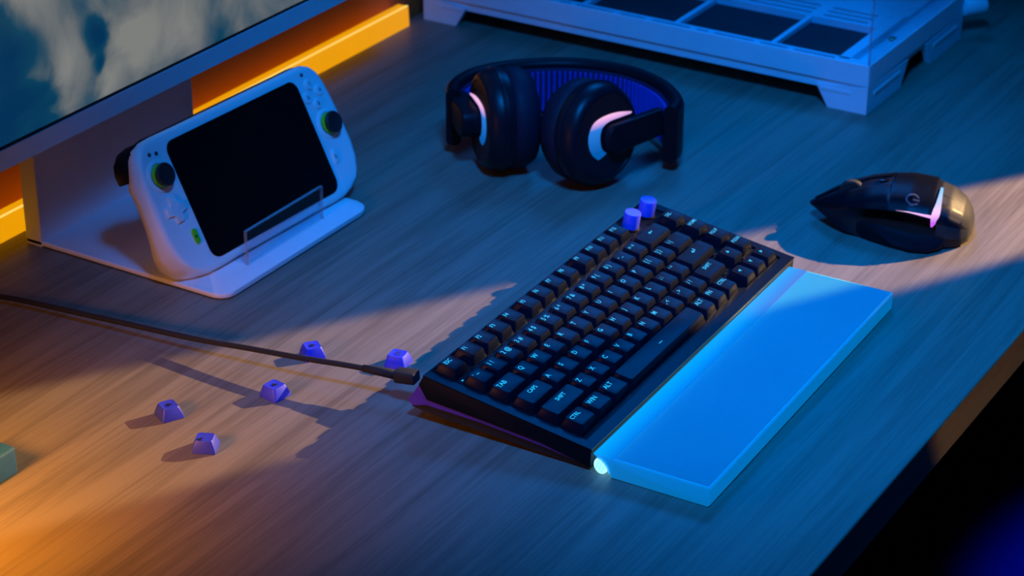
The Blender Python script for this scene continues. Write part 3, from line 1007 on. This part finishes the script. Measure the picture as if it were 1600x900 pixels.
for k in range(13):
    f = k / 12
    s_ = -.0345 + .030 * f
    wd = .028 * (1 - f) ** 1.2 + .001
    rows.append([b.verts.new(msec(s_, .235 - .012 * f + wd * j, .0020)) for j in (-.5, 0, .5)])
for i in range(12):
    for j in range(2):
        b.faces.new([rows[i][j], rows[i][j + 1], rows[i + 1][j + 1], rows[i + 1][j]])
bmesh.ops.solidify(b, geom=list(b.faces), thickness=.0006)
obj('glow_strip', b, M['mglow'], ms, smooth=True)
# round emblem on the palm: an open ring with a bar
b = bmesh.new()
def epoint(x, y):
    t = .5 - y / .075
    return msec(-.0170 + x, t, .0021)
R0, R1 = .0040, .0030
prev = None
for k in range(19):
    a = R(35 + 300 * k / 18)
    q = [b.verts.new(epoint(-R0 * 1.45 * math.cos(a), R0 * .8 * math.sin(a) + .013)), b.verts.new(epoint(-R1 * 1.45 * math.cos(a), R1 * .8 * math.sin(a) + .013))]
    if prev: b.faces.new([prev[0], prev[1], q[1], q[0]])
    prev = q
b.faces.new([b.verts.new(epoint(-x, y + .013)) for x, y in ((0, -.0005), (.0054, -.0005), (.0054, .0005), (0, .0005))])
obj('emblem', b, M['greyink'], ms)
# scroll wheel
bm = bmesh.new()
mxw = Matrix.Translation((.034, 0, .0265)) @ Matrix.Rotation(R(90), 4, 'X')
lathe(bm, [(.004, -.0035), (.0095, -.0035), (.0105, -.0025), (.0105, .0025), (.0095, .0035), (.004, .0035)], 28, mxw)
obj('wheel', bm, M['rubber'], ms, auto=40)
bm = bmesh.new(); box(bm, .0045, .0125, -.0028, .0028, .0385, .0410, .0008)
obj('mode_button', bm, M['gloss'], ms, auto=40)
# thumb wing
bm = bmesh.new()
prism(bm, [(-.046, .026), (-.042, .037), (-.034, .0445), (-.020, .0465), (-.004, .041), (.014, .033), (.026, .026)], .0010, .0045, 'Z', .0008)
vs = [v for v in bm.verts]
for v in vs:
    if v.co.z > .003 and v.co.y < .034: v.co.z += .0085
obj('thumb_wing', bm, M['black'], ms, auto=30)
for s in (-.040, .030):
    bm = bmesh.new(); prism(bm, rrect(.016, .030, .006, 4, s, 0), 0.0, .0013)
    obj('glide_pad', bm, M['rubber'], ms)

# ================================================================== computer case
pc = thing('computer_case', 'white computer case with glass sides and slotted floor, standing at the back of the desk', 'computer case', (.657, -.026, 0))
PX, PY = .657, -.026
def pb(bm, x0, x1, y0, y1, z0, z1, **k):
    return box(bm, x0 - PX, x1 - PX, y0 - PY, y1 - PY, z0, z1, **k)
bx1, by1 = .890, .452
ix0, ix1, iy0, iy1 = .668, .752, .008, .435
# outer shell of the floor tray
bm = bmesh.new()
pb(bm, .657, .6600, PY, by1, .026, .0470, bev=.0008)
pb(bm, .6600, bx1, PY, -.0225, .026, .0470, bev=.0008)
pb(bm, bx1 - .004, bx1, -.0225, by1, .026, .0440)
pb(bm, .6600, bx1 - .004, by1 - .004, by1, .026, .0440)
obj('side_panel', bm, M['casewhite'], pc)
# slotted rim between the glass and the filters: bars between and beside the slots
bm = bmesh.new()
pb(bm, .6600, .6603, -.0225, by1 - .004, .030, .0462)
pb(bm, .6645, ix0, -.0225, by1 - .004, .030, .0468)
y = 0.010
slots = []
L_ = [.041, .028, .041, .013, .041, .028, .041, .013]
i = 0
while y < by1 - .01:
    a = y; bnd = min(y + L_[i % 8], by1 - .012)
    slots.append((a, bnd)); y = bnd + .006; i += 1
prev = -.0225
for a, c in slots:
    pb(bm, .6603, .6645, prev, a, .030, .0465); prev = c
pb(bm, .6603, .6645, prev, by1 - .004, .030, .0465)
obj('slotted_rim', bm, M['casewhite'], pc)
bm = bmesh.new(); pb(bm, .6604, .6645, -.0220, by1 - .005, .028, .0452)  # dark fill standing in for the shade inside the slots
obj('slot_shade_fill', bm, M['mesh_slot_shade'], pc)
# front rim
bm = bmesh.new()
pb(bm, .6635, .800, -.0030, iy0, .030, .0468, bev=.0005)
pb(bm, .6600, bx1 - .004, -.0225, -.0165, .028, .0445)
pb(bm, .6600, bx1 - .004, -.0165, -.0030, .028, .0400)
pb(bm, .8000, bx1 - .004, -.0030, by1 - .004, .030, .0440)
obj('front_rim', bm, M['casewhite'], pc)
bm = bmesh.new(); pb(bm, .700, .790, -.0185, -.0150, .0400, .0430, bev=.0008)
obj('front_groove', bm, M['casewhite'], pc)
bm = bmesh.new(); lathe(bm, [(.0042, 0), (.0042, .0020), (.0030, .0026), (.001, .0026)], 18, Matrix.Translation((.748 - PX, -.0105 - PY, .0400)))
obj('front_screw', bm, M['steelpin'], pc, auto=40)
# filter panels with white dividers
ys = [iy0, .076, .176, .276, .376, iy1]
for a, c in zip(ys, ys[1:]):
    bm = bmesh.new(); pb(bm, ix0, ix1, a, c, .034, .0400)
    obj('filter_panel', bm, M['mesh_slot_shade'], pc)
for yv in ys[1:-1]:
    bm = bmesh.new(); pb(bm, ix0, ix1, yv - .0026, yv + .0026, .0400, .0455, bev=.0006)
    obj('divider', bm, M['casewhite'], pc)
# grille band: solid bars around three rows of slots
bm = bmesh.new()
gx = [.752, .7585, .7635, .7695, .7745, .7805, .7855, .800]
for a, c in ((gx[0], gx[1]), (gx[2], gx[3]), (gx[4], gx[5]), (gx[6], gx[7])):
    pb(bm, a, c, iy0, iy1 + .013, .034, .0468)
for a, c in ((gx[1], gx[2]), (gx[3], gx[4]), (gx[5], gx[6])):
    yy = iy0
    for y0, y1 in ((.020, .066), (.078, .144), (.156, .222), (.234, .300), (.312, .378)):
        pb(bm, a, c, yy, y0, .034, .0467); yy = y1
    pb(bm, a, c, yy, iy1 + .013, .034, .0467)
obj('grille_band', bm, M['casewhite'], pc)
bm = bmesh.new(); pb(bm, .7525, .7995, iy0 + .001, iy1, .0325, .0455)  # dark fill, nearly flush, painted in as the grille slots' shade
obj('grille_shade_fill', bm, M['mesh_slot_shade'], pc)
bm = bmesh.new(); pb(bm, .6635, .800, iy1, by1 - .004, .030, .0466)
obj('rear_rim', bm, M['casewhite'], pc)
# plinth set back under the tray
bm = bmesh.new(); pb(bm, .6595, bx1 - .002, -.021, by1 - .002, .0175, .0262)
obj('plinth', bm, M['casewhite'], pc)
# corner feet
def foot(x0, sx, y0, sy):
    b = bmesh.new()
    L1, L2, H = .050, .038, .0262
    def leg(poly, lo, hi, axis):
        prism(b, poly, lo, hi, axis)
    ysd = [(y0 - PY, 0), (y0 - PY, H), (y0 - PY + sy * L1, H - .006), (y0 - PY + sy * L2, 0)]
    prism(b, ysd, min(x0 - PX, x0 - PX + sx * .006), max(x0 - PX, x0 - PX + sx * .006), 'X')
    xsd = [(x0 - PX + sx * .006, 0), (x0 - PX + sx * .006, H), (x0 - PX + sx * .095, H - .003), (x0 - PX + sx * .080, 0)]
    prism(b, xsd, min(y0 - PY, y0 - PY + sy * .006), max(y0 - PY, y0 - PY + sy * .006), 'Y')
    f = obj('foot', b, M['casewhite'], pc)
    b = bmesh.new()
    xa, xb = sorted((x0 - PX - sx * .0008, x0 - PX + sx * .001))
    ya, yb = sorted((y0 - PY + sy * .016, y0 - PY + sy * .046))
    box(b, xa, xb, ya, yb, .0165, .0192)
    xa, xb = sorted((x0 - PX + sx * .015, x0 - PX + sx * .075))
    ya, yb = sorted((y0 - PY - sy * .0008, y0 - PY + sy * .001))
    box(b, xa, xb, ya, yb, .0150, .0178)
    obj('foot_ridge', b, M['casewhite'], f)
foot(.657, 1, -.026, 1)
foot(.657, 1, by1, -1)
foot(bx1, -1, -.026, 1)
foot(bx1, -1, by1, -1)
# side knob by the far front corner
bm = bmesh.new()
mxk = Matrix.Translation((bx1 - .002 - PX, .006, .0300)) @ Matrix.Rotation(R(-38), 4, 'Z') @ Matrix.Rotation(R(90), 4, 'Y')
lathe(bm, [(.004, -.002), (.004, .006), (.0080, .007), (.0085, .009), (.0085, .029), (.0075, .031), (.001, .0315)], 24, mxk)
obj('side_knob', bm, M['casewhite'], pc, auto=40)
# glass panes
bm = bmesh.new(); pb(bm, .6575, .6605, PY + .001, by1 - .004, .0470, .420)
obj('side_glass', bm, M['glass'], pc)
bm = bmesh.new(); pb(bm, .6605, bx1 - .004, PY + .001, PY + .004, .0470, .420)
obj('front_glass', bm, M['glass'], pc)
bm = bmesh.new(); pb(bm, .6570, .6585, PY + .0003, PY + .0018, .0470, .420)
obj('glass_edge', bm, M['edge'], pc)
bm = bmesh.new(); pb(bm, .800, bx1 - .002, by1 - .006, by1, .044, .420); pb(bm, .668, .800, by1 - .006, by1 - .001, .0466, .420)
obj('rear_panel', bm, M['casewhite'], pc)
bm = bmesh.new(); pb(bm, bx1 - .005, bx1 - .001, -.0215, by1 - .006, .044, .420)
obj('right_panel', bm, M['glass'], pc)
